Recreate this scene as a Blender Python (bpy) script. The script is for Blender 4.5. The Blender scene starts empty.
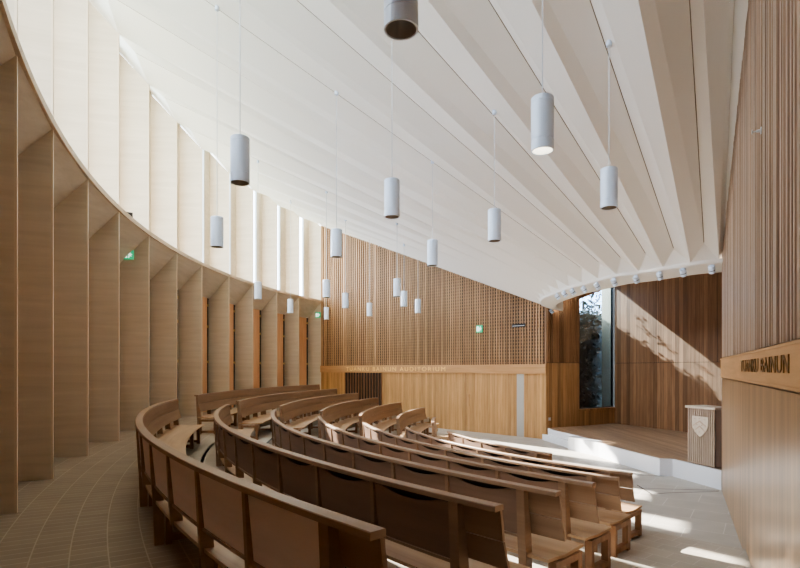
import bpy, bmesh, math, random
from mathutils import Vector, Matrix
from mathutils.bvhtree import BVHTree
random.seed(7)
sc = bpy.context.scene
COL = sc.collection
F = 533.0; EYE = 1.5
ZL = -0.80                      # level of the lower (stage side) floor
STZ = -0.43                     # stage deck

# ---------------------------------------------------------------- materials
def new_mat(name):
    m = bpy.data.materials.new(name); m.use_nodes = True
    nt = m.node_tree; nt.nodes.clear()
    out = nt.nodes.new('ShaderNodeOutputMaterial')
    return m, nt, out
def N(nt, t, **kw):
    n = nt.nodes.new(t)
    for k, v in kw.items(): setattr(n, k, v)
    return n
def L(nt, a, b): nt.links.new(a, b)
def principled(nt, out, rough=.5, spec=.4):
    b = N(nt, 'ShaderNodeBsdfPrincipled'); b.inputs['Roughness'].default_value = rough
    b.inputs['Specular IOR Level'].default_value = spec
    L(nt, b.outputs[0], out.inputs[0]); return b
def plain(name, col, rough=.5, metal=0, spec=.4, emit=0):
    m, nt, out = new_mat(name); b = principled(nt, out, rough, spec)
    b.inputs['Base Color'].default_value = (*col, 1); b.inputs['Metallic'].default_value = metal
    if emit:
        b.inputs['Emission Color'].default_value = (*col, 1); b.inputs['Emission Strength'].default_value = emit
    return m
def wood(name, dark, light, board=0.0, grain='z', coord='Object', rough=.5, gs=1.0, var=.5, spec=.3, seam=0.0, phase=0.0):
    """grain: axis the grain runs along ('x','y','z' or 'u'); board: width of the boards set side by side along local x"""
    m, nt, out = new_mat(name); b = principled(nt, out, rough, spec)
    tc = N(nt, 'ShaderNodeTexCoord')
    src = tc.outputs['UV' if coord == 'UV' else 'Object']
    sep = N(nt, 'ShaderNodeSeparateXYZ'); L(nt, src, sep.inputs[0])
    mp = N(nt, 'ShaderNodeMapping')
    s = {'z': (14, 14, .9), 'x': (.9, 14, 14), 'y': (14, .9, 14)}[grain]
    mp.inputs['Scale'].default_value = tuple(v*gs for v in s)
    L(nt, src, mp.inputs['Vector'])
    vec = mp.outputs[0]
    wn = None
    if board:
        dv = N(nt, 'ShaderNodeMath', operation='DIVIDE'); L(nt, sep.outputs[0], dv.inputs[0]); dv.inputs[1].default_value = board
        ad = N(nt, 'ShaderNodeMath', operation='ADD'); L(nt, dv.outputs[0], ad.inputs[0]); ad.inputs[1].default_value = phase
        fl = N(nt, 'ShaderNodeMath', operation='FLOOR'); L(nt, ad.outputs[0], fl.inputs[0])
        wn = N(nt, 'ShaderNodeTexWhiteNoise', noise_dimensions='1D'); L(nt, fl.outputs[0], wn.inputs['W'])
        sc_ = N(nt, 'ShaderNodeVectorMath', operation='SCALE'); L(nt, wn.outputs['Color'], sc_.inputs[0]); sc_.inputs['Scale'].default_value = 40
        av = N(nt, 'ShaderNodeVectorMath', operation='ADD'); L(nt, vec, av.inputs[0]); L(nt, sc_.outputs[0], av.inputs[1]); vec = av.outputs[0]
    ns = N(nt, 'ShaderNodeTexNoise'); ns.inputs['Scale'].default_value = 1.0; ns.inputs['Detail'].default_value = 5; ns.inputs['Roughness'].default_value = .6
    ns.inputs['Distortion'].default_value = .6
    L(nt, vec, ns.inputs['Vector'])
    ramp = N(nt, 'ShaderNodeValToRGB'); ramp.color_ramp.elements[0].position = .3; ramp.color_ramp.elements[1].position = .72
    ramp.color_ramp.elements[0].color = (*dark, 1); ramp.color_ramp.elements[1].color = (*light, 1)
    L(nt, ns.outputs['Fac'], ramp.inputs[0])
    col = ramp.outputs[0]
    if board:
        mr = N(nt, 'ShaderNodeMapRange'); L(nt, wn.outputs['Value'], mr.inputs[0]); mr.inputs[3].default_value = 1-var; mr.inputs[4].default_value = 1+var*.6
        hs = N(nt, 'ShaderNodeHueSaturation'); L(nt, mr.outputs[0], hs.inputs['Value']); L(nt, col, hs.inputs['Color']); col = hs.outputs[0]
        if seam:
            fr = N(nt, 'ShaderNodeMath', operation='FRACT'); L(nt, ad.outputs[0], fr.inputs[0])
            lt = N(nt, 'ShaderNodeMath', operation='LESS_THAN'); L(nt, fr.outputs[0], lt.inputs[0]); lt.inputs[1].default_value = seam
            mx = N(nt, 'ShaderNodeMix', data_type='RGBA'); L(nt, lt.outputs[0], mx.inputs[0]); L(nt, col, mx.inputs[6])
            mx.inputs[7].default_value = (dark[0]*.35, dark[1]*.3, dark[2]*.3, 1); col = mx.outputs[2]
    L(nt, col, b.inputs['Base Color'])
    bp = N(nt, 'ShaderNodeBump'); bp.inputs['Strength'].default_value = .08; L(nt, ns.outputs['Fac'], bp.inputs['Height']); L(nt, bp.outputs[0], b.inputs['Normal'])
    return m

M = {}
M['fin'] = wood('pale_plywood', (.56,.49,.385), (.665,.59,.475), grain='y', gs=.55, rough=.5)
M['lip'] = plain('pale_timber_edge', (.68,.58,.45), .5)
M['ledge'] = wood('ledge_timber', (.62,.51,.39), (.72,.61,.47), grain='x', gs=.6)
M['door'] = wood('orange_oak', (.66,.36,.19), (.80,.47,.27), grain='z')  # door oak, warm light passing in is put into the saturated orange
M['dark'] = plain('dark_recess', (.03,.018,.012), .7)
M['brass'] = plain('brass', (.62,.45,.20), .35, 1)
M['gold'] = plain('pale_gold_lettering', (.85,.58,.22), .4)
M['old_brass'] = plain('old_brass', (.22,.14,.06), .35, 1)
M['lower_oak'] = wood('oak_boarding', (.40,.225,.095), (.58,.35,.165), board=.11, grain='z', var=.22, rough=.42, seam=.03)
M['rail_oak'] = wood('oak_rail', (.42,.24,.11), (.56,.335,.17), grain='x', gs=.8, rough=.4)
M['cross'] = plain('oak_cross_batten', (.25,.145,.075), .6)
M['batten'] = wood('oak_batten', (.33,.20,.11), (.54,.35,.20), board=.109, grain='z', var=.35, rough=.5)
M['rw_batten'] = wood('right_oak_batten', (.30,.205,.14), (.46,.33,.235), board=.07, grain='z', var=.28, rough=.45)
M['rw_lower'] = wood('right_oak_boarding', (.30,.19,.105), (.46,.31,.18), board=.13, grain='z', var=.25, rough=.3, spec=.6, seam=.03)
M['stage_oak'] = wood('dark_oak_boarding', (.22,.115,.058), (.36,.205,.11), board=.14, grain='z', var=.35, rough=.42, seam=.05)
M['stage_oak_light'] = wood('mid_oak_boarding', (.34,.19,.085), (.50,.30,.15), board=.12, grain='z', var=.3, rough=.42, seam=.04)
M['deck'] = wood('stage_deck_boards', (.30,.19,.11), (.44,.30,.19), board=.12, grain='y', var=.2, rough=.45, seam=.03)
M['bench'] = wood('bench_oak', (.235,.145,.090), (.34,.225,.145), grain='x', coord='UV', gs=.5, rough=.42)
M['bench_cap'] = wood('bench_cap_oak', (.27,.175,.115), (.38,.26,.175), grain='x', coord='UV', gs=.5, rough=.38)
M['panel'] = wood('bench_panel_oak', (.20,.125,.085), (.27,.175,.125), grain='x', coord='UV', gs=.35, rough=.5)
M['panel_pink'] = wood('pink_beech_panel', (.68,.585,.56), (.78,.68,.655), grain='x', coord='UV', gs=.35, rough=.5)
M['seat'] = wood('bench_seat_oak', (.36,.23,.135), (.50,.34,.21), grain='x', coord='UV', gs=.5, rough=.38)
M['post'] = wood('bench_post_oak', (.20,.105,.055), (.32,.18,.10), grain='z', gs=.8, rough=.45)
M['ceiling'] = plain('ceiling_plaster', (.86,.855,.83), .8, spec=.2)
M['white'] = plain('white_enamel', (.66,.76,.90), .28, spec=.5)
M['white_wall'] = plain('white_stone', (.74,.75,.78), .6)
M['seam'] = plain('grey_seam', (.20,.17,.14), .8)
M['cable'] = plain('pale_cable', (.62,.64,.66), .5)
M['reflector'] = plain('lamp_reflector', (.34,.32,.30), .3, .5)
M['lens_on'] = plain('lit_lamp_lens', (1,.97,.88), .3, emit=.9)
M['green'] = plain('exit_green', (.02,.42,.2), .4, emit=.5)
M['sign_white'] = plain('exit_white', (.85,.95,.9), .4, emit=.8)
M['black'] = plain('black_metal', (.015,.015,.017), .5)
M['steel'] = plain('brushed_steel', (.55,.56,.57), .35, .8)
M['grey_panel'] = plain('pale_grey_panel', (.42,.40,.36), .5)
M['frame'] = plain('pale_window_frame', (.62,.66,.70), .5)
M['lectern'] = wood('lectern_limed_oak', (.38,.28,.22), (.52,.40,.32), grain='z', rough=.5)
M['shield'] = wood('shield_maple', (.50,.42,.34), (.60,.52,.42), grain='z', gs=2, rough=.5)
M['shadow_grey'] = plain('dark_nosing', (.012,.013,.02), .5)  # near-black colour of the step nosings and spotlight bands
M['bark'] = plain('bark', (.06,.045,.03), .9)
def leafmat(name, a, b_):
    m, nt, out = new_mat(name); b = principled(nt, out, .5, .3)
    oi = N(nt, 'ShaderNodeTexCoord'); ns = N(nt, 'ShaderNodeTexNoise'); ns.inputs['Scale'].default_value = 3
    L(nt, oi.outputs['Object'], ns.inputs['Vector'])
    r = N(nt, 'ShaderNodeValToRGB'); r.color_ramp.elements[0].position = .35; r.color_ramp.elements[1].position = .65
    r.color_ramp.elements[0].color = (*a, 1); r.color_ramp.elements[1].color = (*b_, 1)
    L(nt, ns.outputs['Fac'], r.inputs[0]); L(nt, r.outputs[0], b.inputs['Base Color']); return m
M['leaf'] = leafmat('dark_leaves', (.002,.005,.003), (.010,.022,.010))
M['grass'] = leafmat('lawn', (.03,.06,.015), (.05,.09,.03))
def glass(name, tint=(1,1,1), gl=.08):
    m, nt, out = new_mat(name)
    t = N(nt, 'ShaderNodeBsdfTransparent'); t.inputs[0].default_value = (*tint, 1)
    g = N(nt, 'ShaderNodeBsdfGlossy'); g.inputs['Roughness'].default_value = .02
    mx = N(nt, 'ShaderNodeMixShader'); mx.inputs[0].default_value = gl
    L(nt, t.outputs[0], mx.inputs[1]); L(nt, g.outputs[0], mx.inputs[2]); L(nt, mx.outputs[0], out.inputs[0]); return m
M['glass'] = glass('clear_glass', (.97,.98,1), .04)
M['glass_stage'] = glass('reflective_glass', (.66,.78,.9), .10)
M['reveal'] = plain('cream_reveal', (.70,.58,.38), .7)
def stone(name, cx, cy, R0, bw, rh, c1, c2, mort, msize, polar=True, rot=0):
    m, nt, out = new_mat(name); b = principled(nt, out, .5, .4)
    geo = N(nt, 'ShaderNodeNewGeometry'); sep = N(nt, 'ShaderNodeSeparateXYZ')
    if polar:
        sub = N(nt, 'ShaderNodeVectorMath', operation='SUBTRACT'); L(nt, geo.outputs['Position'], sub.inputs[0]); sub.inputs[1].default_value = (cx, cy, 0)
        L(nt, sub.outputs[0], sep.inputs[0])
        neg = N(nt, 'ShaderNodeMath', operation='MULTIPLY'); L(nt, sep.outputs[0], neg.inputs[0]); neg.inputs[1].default_value = -1
        at = N(nt, 'ShaderNodeMath', operation='ARCTAN2'); L(nt, sep.outputs[1], at.inputs[0]); L(nt, neg.outputs[0], at.inputs[1])
        mu = N(nt, 'ShaderNodeMath', operation='MULTIPLY'); L(nt, at.outputs[0], mu.inputs[0]); mu.inputs[1].default_value = R0
        flat = N(nt, 'ShaderNodeVectorMath', operation='MULTIPLY'); L(nt, sub.outputs[0], flat.inputs[0]); flat.inputs[1].default_value = (1, 1, 0)
        ln = N(nt, 'ShaderNodeVectorMath', operation='LENGTH'); L(nt, flat.outputs[0], ln.inputs[0])
        cb = N(nt, 'ShaderNodeCombineXYZ'); L(nt, mu.outputs[0], cb.inputs[0]); L(nt, ln.outputs['Value'], cb.inputs[1]); v = cb.outputs[0]
    else:
        mp = N(nt, 'ShaderNodeMapping'); mp.inputs['Rotation'].default_value = (0, 0, rot); L(nt, geo.outputs['Position'], mp.inputs[0]); v = mp.outputs[0]
    br = N(nt, 'ShaderNodeTexBrick'); br.offset = .5
    br.inputs['Scale'].default_value = 1; br.inputs['Brick Width'].default_value = bw; br.inputs['Row Height'].default_value = rh
    br.inputs['Mortar Size'].default_value = msize; br.inputs['Mortar Smooth'].default_value = .1
    br.inputs['Color1'].default_value = (*c1, 1); br.inputs['Color2'].default_value = (*c2, 1); br.inputs['Mortar'].default_value = (*mort, 1)
    L(nt, v, br.inputs['Vector'])
    ns = N(nt, 'ShaderNodeTexNoise'); ns.inputs['Scale'].default_value = 2.5; ns.inputs['Detail'].default_value = 6; L(nt, geo.outputs['Position'], ns.inputs['Vector'])
    mr = N(nt, 'ShaderNodeMapRange'); L(nt, ns.outputs['Fac'], mr.inputs[0]); mr.inputs[3].default_value = .82; mr.inputs[4].default_value = 1.15
    hs = N(nt, 'ShaderNodeHueSaturation'); L(nt, mr.outputs[0], hs.inputs['Value']); L(nt, br.outputs['Color'], hs.inputs['Color'])
    L(nt, hs.outputs[0], b.inputs['Base Color']); return m
OC = (17.0, 15.6); OR = 23.27          # circle through the fin tips
M['paver'] = stone('clay_pavers', OC[0], OC[1], 21.5, .125, .27, (.27,.215,.16), (.31,.25,.185), (.43,.36,.28), .0055)  # walkway stone, its shading put into the darker brown colour
M['terrace'] = stone('terrace_stone', 12, 13.8, 14, .32, .22, (.40,.36,.30), (.43,.385,.32), (.50,.46,.40), .005)
M['slab'] = stone('limestone_slabs', 0, 0, 1, .95, .62, (.44,.41,.365), (.47,.44,.39), (.60,.57,.53), .006, polar=False, rot=.60)

# ---------------------------------------------------------------- object helpers
def link(o, parent=None):
    COL.objects.link(o)
    if parent is not None: o.parent = parent
    return o
def tag(o, label=None, cat=None, group=None, kind=None):
    if label: o['label'] = label
    if cat: o['category'] = cat
    if group: o['group'] = group
    if kind: o['kind'] = kind
    return o
def empty(name, loc, rz=0, **kw):
    o = bpy.data.objects.new(name, None); o.location = loc; o.rotation_euler = (0, 0, rz); o.empty_display_size = .1
    link(o); return tag(o, **kw)
class MB:
    """collects shapes; build() links them as one mesh object"""
    def __init__(s): s.v = []; s.f = []; s.uv = []; s.mi = []; s.smooth = []
    def quad(s, pts, uvs=None, mi=0, sm=False):
        b = len(s.v); s.v += [tuple(p) for p in pts]; s.f.append(tuple(range(b, b+len(pts))))
        s.uv.append(uvs or [(p[0], p[2]) for p in pts]); s.mi.append(mi); s.smooth.append(sm)
    def hexa(s, p, mi=0):
        """p: 8 points, bottom 4 then top 4, same winding (ccw from above)"""
        for q in ((3,2,1,0),(4,5,6,7),(0,1,5,4),(1,2,6,5),(2,3,7,6),(3,0,4,7)): s.quad([p[i] for i in q], mi=mi)
    def box(s, x0, x1, y0, y1, z0, z1, mi=0):
        s.hexa([(x0,y0,z0),(x1,y0,z0),(x1,y1,z0),(x0,y1,z0),(x0,y0,z1),(x1,y0,z1),(x1,y1,z1),(x0,y1,z1)], mi)
    def lathe(s, c, prof, n=24, mi=0, axis=None, cap=True):
        """prof: list of (r, z); axis: optional 3x3 matrix"""
        A = axis or Matrix.Identity(3); c = Vector(c); rings = []
        for r, z in prof:
            rings.append([c + A @ Vector((r*math.cos(2*math.pi*i/n), r*math.sin(2*math.pi*i/n), z)) for i in range(n)])
        for a, b in zip(rings, rings[1:]):
            for i in range(n):
                j = (i+1) % n; s.quad([a[i], a[j], b[j], b[i]], mi=mi, sm=True)
        if cap:
            s.quad(list(reversed(rings[0])), mi=mi); s.quad(rings[-1], mi=mi)
    def tube(s, a, b, r, n=8, mi=0):
        a, b = Vector(a), Vector(b); d = (b-a); q = d.to_track_quat('Z', 'Y').to_matrix()
        s.lathe(a, [(r, 0), (r, d.length)], n, mi, q)
    def build(s, name, mats, parent=None, off=(0,0,0), merge=False, inv=None):
        me = bpy.data.meshes.new(name)
        vs = s.v
        if off != (0,0,0): vs = [(v[0]-off[0], v[1]-off[1], v[2]-off[2]) for v in vs]
        if inv is not None: vs = [tuple(inv @ Vector(v)) for v in s.v]
        me.from_pydata(vs, [], s.f)
        ul = me.uv_layers.new(name='UVMap'); k = 0; flat = []
        for u in s.uv:
            for c in u: flat += [c[0], c[1]]
        ul.data.foreach_set('uv', flat)
        me.polygons.foreach_set('material_index', s.mi); me.polygons.foreach_set('use_smooth', s.smooth)
        if not isinstance(mats, (list, tuple)): mats = [mats]
        for m in mats: me.materials.append(m)
        if merge:
            bm = bmesh.new(); bm.from_mesh(me); bmesh.ops.remove_doubles(bm, verts=bm.verts, dist=1e-5); bmesh.ops.recalc_face_normals(bm, faces=bm.faces); bm.to_mesh(me); bm.free()
        me.update()
        return link(bpy.data.objects.new(name, me), parent)
def struct(mb, name, mats, label=None, parent=None, **kw):
    o = mb.build(name, mats, parent, **kw)
    if parent is None: o['kind'] = 'structure'
    if label: o['label'] = label
    return o
def at(px, py, Y): return Vector(((px-400)/F*Y, Y, EYE - (py-369)/F*Y))

# ---------------------------------------------------------------- plan
def on_tip(px):
    """point of the tip circle seen at picture column px"""
    s = (px-400)/F; lo, hi = 0.5, 30
    f = lambda Y: math.hypot(s*Y-OC[0], Y-OC[1]) - OR
    # camera is just inside the circle: walk outward until outside
    Y = 1.0
    while f(Y) < 0 or Y < 3: Y += .01
    return (s*Y, Y)
def circ(th, R=OR): return (OC[0]-R*math.cos(th), OC[1]-R*math.sin(th))
px_tips = [17, 53, 88, 119, 149, 177, 202, 229, 253, 277, 299, 321]
def th_of_px(px):
    lo, hi = -.75, .60      # column grows as the angle falls
    for _ in range(60):
        mid = (lo+hi)/2; x, y = circ(mid)
        if 400 + F*x/y > px: lo = mid
        else: hi = mid
    return mid
TH = {k: th_of_px(p) for k, p in enumerate(px_tips)}
for k in (-1, -2, -3): TH[k] = TH[k+1] + .0815
TH[-4] = TH[-3] + .07
TIP = {k: Vector((*circ(TH[k]), 0)) for k in TH}
FINL = .72
def root(k, d=FINL): return Vector((*circ(TH[k], OR+d), 0))
HV_IN, HV_OUT = 2.03+EYE, 6.93+EYE
HL = 3.30+EYE                      # ledge level
INN = [(5.94,9.93),(5.56,10.2),(5.26,10.66),(4.97,11.1),(4.65,11.45),(4.46,12.0),(4.3,12.6),(4.15,13.1),(4.09,13.7),(4.05,14.25),(4.03,14.8),(4.06,15.35),(4.15,15.9),(4.32,16.4),(4.52,16.9),(4.78,17.42)]
VIN = [Vector((x, y, HV_IN)) for x, y in INN]
VOUT = [Vector((TIP[i-4].x, TIP[i-4].y, HV_OUT)) for i in range(16)]
VOUT[0] = Vector((-.05, -.75, 9.3+EYE))
VIN[15] += Vector((.08, .08, 0)); VOUT[15] += Vector((.10, .12, 0))
def RWX(Y): return .81 + .5235*Y    # right wall line
FW0 = Vector((TIP[11].x, TIP[11].y, 0)); FW1 = Vector((4.78, 17.42, 0))
FWD = (FW1-FW0).normalized(); FWL = (FW1-FW0).length; FWN = Vector((-FWD.y, FWD.x, 0))
if FWN.y > 0: FWN = -FWN           # towards the room
RWD = Vector((.5235, 1, 0)).normalized(); RWN = Vector((-1, .5235, 0)).normalized()

# ---------------------------------------------------------------- ceiling
cm = MB(); ridge_depth = .21
def outp(a, b, e): return b + (b-a).normalized()*e
for i in range(15):
    a0, a1, b0, b1 = VIN[i], VIN[i+1], VOUT[i], VOUT[i+1]
    r0 = (a0+a1)/2; r1 = (b0+b1)/2
    d = (r1-r0).normalized(); r0 = r0 + d*.27; r0.z += .17; r1 = r1.copy(); r1.z += ridge_depth
    cov = Vector((0, 0, .62))
    B0, B1, R1 = outp(a0, b0, 1.1)+cov, outp(a1, b1, 1.1)+cov, outp(r0, r1, 1.1)+cov
    b0, b1 = b0.copy(), b1.copy()
    n = Vector((0,0,0))
    cm.quad([a0, b0, r1-n, r0-n]); cm.quad([r0+n, r1+n, b1, a1])
    cm.quad([b0, B0, R1, r1-n]); cm.quad([r1+n, R1, B1, b1]); cm.quad([a0, r0, a1])
ceil_o = struct(cm, 'ceiling', M['ceiling'], 'white pleated ceiling fanning down to the stage')
cs = MB()                                            # dark seams above the ridge slots
for i in range(15):
    a0, a1, b0, b1 = VIN[i], VIN[i+1], VOUT[i], VOUT[i+1]
    r0 = (a0+a1)/2; r1 = (b0+b1)/2; d = (r1-r0).normalized(); r0 = r0+d*.27; r0.z += .162; r1 = r1.copy(); r1.z += ridge_depth-.006
    n = (a1-a0).normalized()*.0065; n.z = 0; r0 = r0 + (r1-r0).normalized()*.04
    cs.quad([r0-n, r1-n, r1+n, r0+n])
struct(cs, 'trim_1', M['seam'], 'thin dark seams along the ceiling pleats')
# steep strip closing the ceiling to the right hand wall
st = MB()
wA = Vector((6.13, 10.12, HV_IN+.03)); wB = Vector((RWX(6.2)+.02, 6.2, 4.26+EYE)); k_ = (wB-wA); wC = wA + k_*2.9
st.quad([VIN[0], wA, wC, outp(VIN[0], VOUT[0], 1.5)])
struct(st, 'ceiling_strip', M['ceiling'])
bpy.context.view_layer.update()
bvh = BVHTree.FromPolygons([tuple(v) for v in cm.v], cm.f)
def ceil_z(x, y):
    h = bvh.ray_cast(Vector((x, y, 1.0)), Vector((0, 0, 1)))
    return h[0].z if h[0] is not None else 7.0

# fascia: curved band where the pleats end, with its soffit
fa = MB(); CC = Vector((9.3, 14.4, 0))
def smooth(pts, it=6):
    P = [p.copy() for p in pts]; out = []
    for a, b, c, d in zip([P[0]]+P[:-2], P[:-1], P[1:], P[2:]+[P[-1]]):
        for j in range(it):
            t = j/it
            out.append(.5*((2*b)+(c-a)*t+(2*a-5*b+4*c-d)*t*t+(3*b-a-3*c+d)*t**3))
    out.append(P[-1]); return out
edge = smooth([Vector((6.25, 9.72, HV_IN))]+[Vector((v.x, v.y, HV_IN)) for v in VIN])
prof = [(0.0, .03), (0.0, -.03), (.05, -.05), (.46, -.16), (.50, -.13), (.50, .95)]
cols = []
for p in edge:
    d = (CC-p); d.z = 0; d.normalize(); cols.append([p + d*r + Vector((0, 0, z)) for r, z in prof])
for a, b in zip(cols, cols[1:]):
    for j in range(len(prof)-1): fa.quad([a[j], b[j], b[j+1], a[j+1]], sm=True)
struct(fa, 'ceiling_fascia', M['ceiling'], 'curved cream bulkhead over the stage front', merge=True)

# ---------------------------------------------------------------- outer curved wall: fins, ledge, doors, clerestory windows
ordw = {0:'twelfth',1:'eleventh',2:'tenth',3:'ninth',4:'eighth',5:'seventh',6:'sixth',7:'fifth',8:'fourth',9:'third',10:'second',11:'first'}
def top_z(k, e):
    i = k+4; a, b = VIN[i], VOUT[i]; hd = (Vector((b.x-a.x, b.y-a.y))).length
    return HV_OUT + ((HV_OUT-HV_IN)/hd + .58)*e
for k in range(-4, 12):
    t = TIP[k]; r = root(k, .80); d = (r-t).normalized(); n = Vector((-d.y, d.x, 0))*.02
    rz = math.atan2(d.y, d.x)
    lab = None
    if k >= 0: lab = 'tall pale plywood fin, %s along the curved wall counted from the far slatted wall' % ordw[k]
    else: lab = 'tall pale plywood fin at the near unseen end of the curved wall'
    e = empty('timber_fin', (t.x, t.y, 0), rz-math.pi/2, label=lab, cat='wall fin', group='pale timber fins of the curved wall')
    m = MB(); L_ = .80; zt0 = top_z(k, 0)+.02; zt1 = top_z(k, L_)+.02       # local y runs outward
    def slab(mb, y0, y1, w, z0, za, zb):
        mb.hexa([(-w,y0,z0),(w,y0,z0),(w,y1,z0),(-w,y1,z0),(-w,y0,za),(w,y0,za),(w,y1,zb),(-w,y1,zb)])
    slab(m, .02, L_, .018, 0, zt0, zt1); m.build('fin_panel', M['fin'], e)
    m = MB(); slab(m, -.004, .0195, .021, 0, zt0, zt0+.006); p = m.build('edge_strip', M['lip'], e); p['label'] = 'lighter front edge of the fin'
# ledge with sloping soffits
lg = empty('curved_ledge', (TIP[4].x, TIP[4].y, HL-.1), 0, label='pale curved timber ledge with sloping soffits running below the high windows', cat='ledge')
lo = (TIP[4].x, TIP[4].y, HL-.1)
m = MB(); ths = []
for k in range(-4, 11):
    for j in range(6): ths.append(TH[k] + (TH[k+1]-TH[k])*j/6)
ths.append(TH[11])
prof = [(-.045, -.05), (-.045, .05), (.74, .05), (.74, -.02), (.0, -.05)]
run = 0
for a, b in zip(ths, ths[1:]):
    A = [Vector((*circ(a, OR+r), HL+z)) for r, z in prof]; B = [Vector((*circ(b, OR+r), HL+z)) for r, z in prof]
    for j in range(len(prof)):
        q = (j+1) % len(prof); m.quad([A[j], B[j], B[q], A[q]], sm=False)
m.build('ledge_board', M['ledge'], lg, off=lo)
for k in range(-4, 11):
    m = MB(); A, B = TIP[k], TIP[k+1]; RA, RB = root(k), root(k+1)
    up = Vector((0,0,HL-.04)); dn = Vector((0,0,HL-.80))
    m.quad([A+up, B+up, RB+dn, RA+dn], [(0,0),(1.9,0),(1.9,1),(0,1)])
    m.build('soffit_panel', M['fin'], lg, off=lo)
# doors below, windows above
for k in range(-4, 11):
    A, B = root(k, .74), root(k+1, .74); d = (B-A).normalized(); W = (B-A).length; rz = math.atan2(d.y, d.x)
    m = MB(); m.box(.02, W-.17, .0, .045, .01, HL-.80)
    o = struct(m, 'door_%d' % (k+5), M['door'], 'full height orange oak door in the bay of the curved wall'); o.location = (A.x, A.y, 0); o.rotation_euler = (0,0,rz)
    m = MB(); m.box(W-.17, W-.0, .03, .08, .0, HL-.80); m.box(0, W, .02, .06, HL-.86, HL-.80)
    m.build('door_jamb', M['dark'], o)
    for z in (.45, 1.75, 3.0, 3.75):
        m = MB(); m.lathe((W-.085, .0, z), [(.016, -.05), (.016, .05)], 10); m.box(W-.13, W-.04, .0, .03, z-.035, z+.035); m.build('hinge', M['brass'], o)
    zt = max(top_z(k, .74), top_z(k+1, .74)) + .25
    g = MB(); g.box(0, W, .0, .012, HL+.02, zt)
    w = struct(g, 'window_%d' % (k+5), M['glass'], 'tall clerestory pane between two pale fins'); w.location = (A.x, A.y, 0); w.rotation_euler = (0,0,rz)
    f = MB()
    for x0, x1 in ((0, .05), (W-.50, W-.45)): f.box(x0, x1, -.03, .05, HL+.02, zt)
    f.box(0, W, -.03, .05, HL+.02, HL+.07)
    f.build('window_frame', M['frame'], w)
    f = MB(); f.box(W-.45 if k > -3 else 0, W, -.02, .05, HL+.02, zt); f.build('window_lining', M['fin'], w)  # two unseen near bays are blanked right across to keep daylight out
# closing wall behind the doors
m = MB()
for k in range(-4, 11):
    A, B = root(k, .84), root(k+1, .84)
    m.quad([A+Vector((0,0,-1)), B+Vector((0,0,-1)), B+Vector((0,0,HL)), A+Vector((0,0,HL))])
    A2, B2 = root(k, .74), root(k+1, .74)
    m.quad([A2+Vector((0,0,HL)), B2+Vector((0,0,HL)), B+Vector((0,0,HL)), A+Vector((0,0,HL))])
struct(m, 'wall_left', M['fin'], 'backing of the curved timber wall')

# ---------------------------------------------------------------- far slatted wall (local x along wall, local -y to the room)
rzf = math.atan2(FWD.y, FWD.x)
def fw(mb, name, mats, label=None, **kw):
    o = mb.build(name, mats); o.location = (FW0.x, FW0.y, 0); o.rotation_euler = (0,0,rzf); o['kind'] = 'structure'
    if label: o['label'] = label
    return o
RB, RT = EYE-.16, EYE+.16
def fw_top(s): return HV_OUT + (HV_IN-HV_OUT)*s/FWL
def FL(s, y=0, z=0): return FW0 + FWD*s - FWN*y + Vector((0,0,z))
def s_of_px(px):
    q = (px-400)/F; # FW0.x + s dx = q (FW0.y + s dy)
    return (q*FW0.y - FW0.x)/(FWD.x - q*FWD.y)
m = MB()
x0, x1 = 0, FWL
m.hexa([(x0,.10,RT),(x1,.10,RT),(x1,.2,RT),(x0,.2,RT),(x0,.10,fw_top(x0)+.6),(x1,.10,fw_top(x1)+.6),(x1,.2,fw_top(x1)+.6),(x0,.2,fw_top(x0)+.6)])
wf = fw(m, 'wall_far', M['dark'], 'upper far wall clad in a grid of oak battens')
m = MB(); x = .10
while x < FWL-.08:
    sp = .17 - .065*min(1, x/(FWL*.55)); w = sp*(.20 + random.random()*.06)
    if random.random() < .12 and x < FWL*.6: w *= 1.5
    zt = fw_top(x)+.12
    m.box(x-w, x+w, .018, .05, RT, zt); x += sp
m.box(FWL-.045, FWL, -.0, .06, RT, fw_top(FWL)+.05); m.box(0, .06, -.01, .06, RT, fw_top(0)+.1)
b = m.build('batten_screen', M['batten'], wf)
m = MB(); z = RT+.06
while z < HV_OUT+.1:
    xe = min(FWL, (z-.1-HV_OUT)/((HV_IN-HV_OUT)/FWL)) if z > HV_IN else FWL
    m.box(0, max(.2, xe), .05, .065, z-.021, z+.021); z += .115
m.build('cross_battens', M['cross'], wf)
m = MB(); m.box(0, FWL, -.045, .10, RB, RT); rl = fw(m, 'trim_2', M['rail_oak'], 'oak rail carrying raised lettering on the far wall')
m = MB(); m.box(0, FWL, .0, .10, ZL, RB)
gx0, gx1 = s_of_px(346), s_of_px(382); door_x = s_of_px(466)
wl = fw(m, 'wall_far_lower', M['lower_oak'], 'lower far wall of vertical oak boards')
m = MB(); m.box(door_x-.006, door_x+.006, -.003, .0, ZL, RB); m.box(s_of_px(400)-.005, s_of_px(400)+.005, -.003, .0, ZL, RB); m.build('door_seam', M['dark'], wl)
hx0, hx1 = s_of_px(466.6), s_of_px(469.4)
m = MB(); m.box(hx0, hx1, -.012, .0, EYE-.95, EYE-1.38+.0); 
m = MB(); m.box(hx0, hx1, -.03, .0, EYE-1.38, EYE-.92)
hd = fw(m, 'door_handle', M['stage_oak_light'], None); hd['kind'] = 'thing'; tag(hd, 'slim dark oak pull on the boarded door in the far wall', 'handle')
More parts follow.
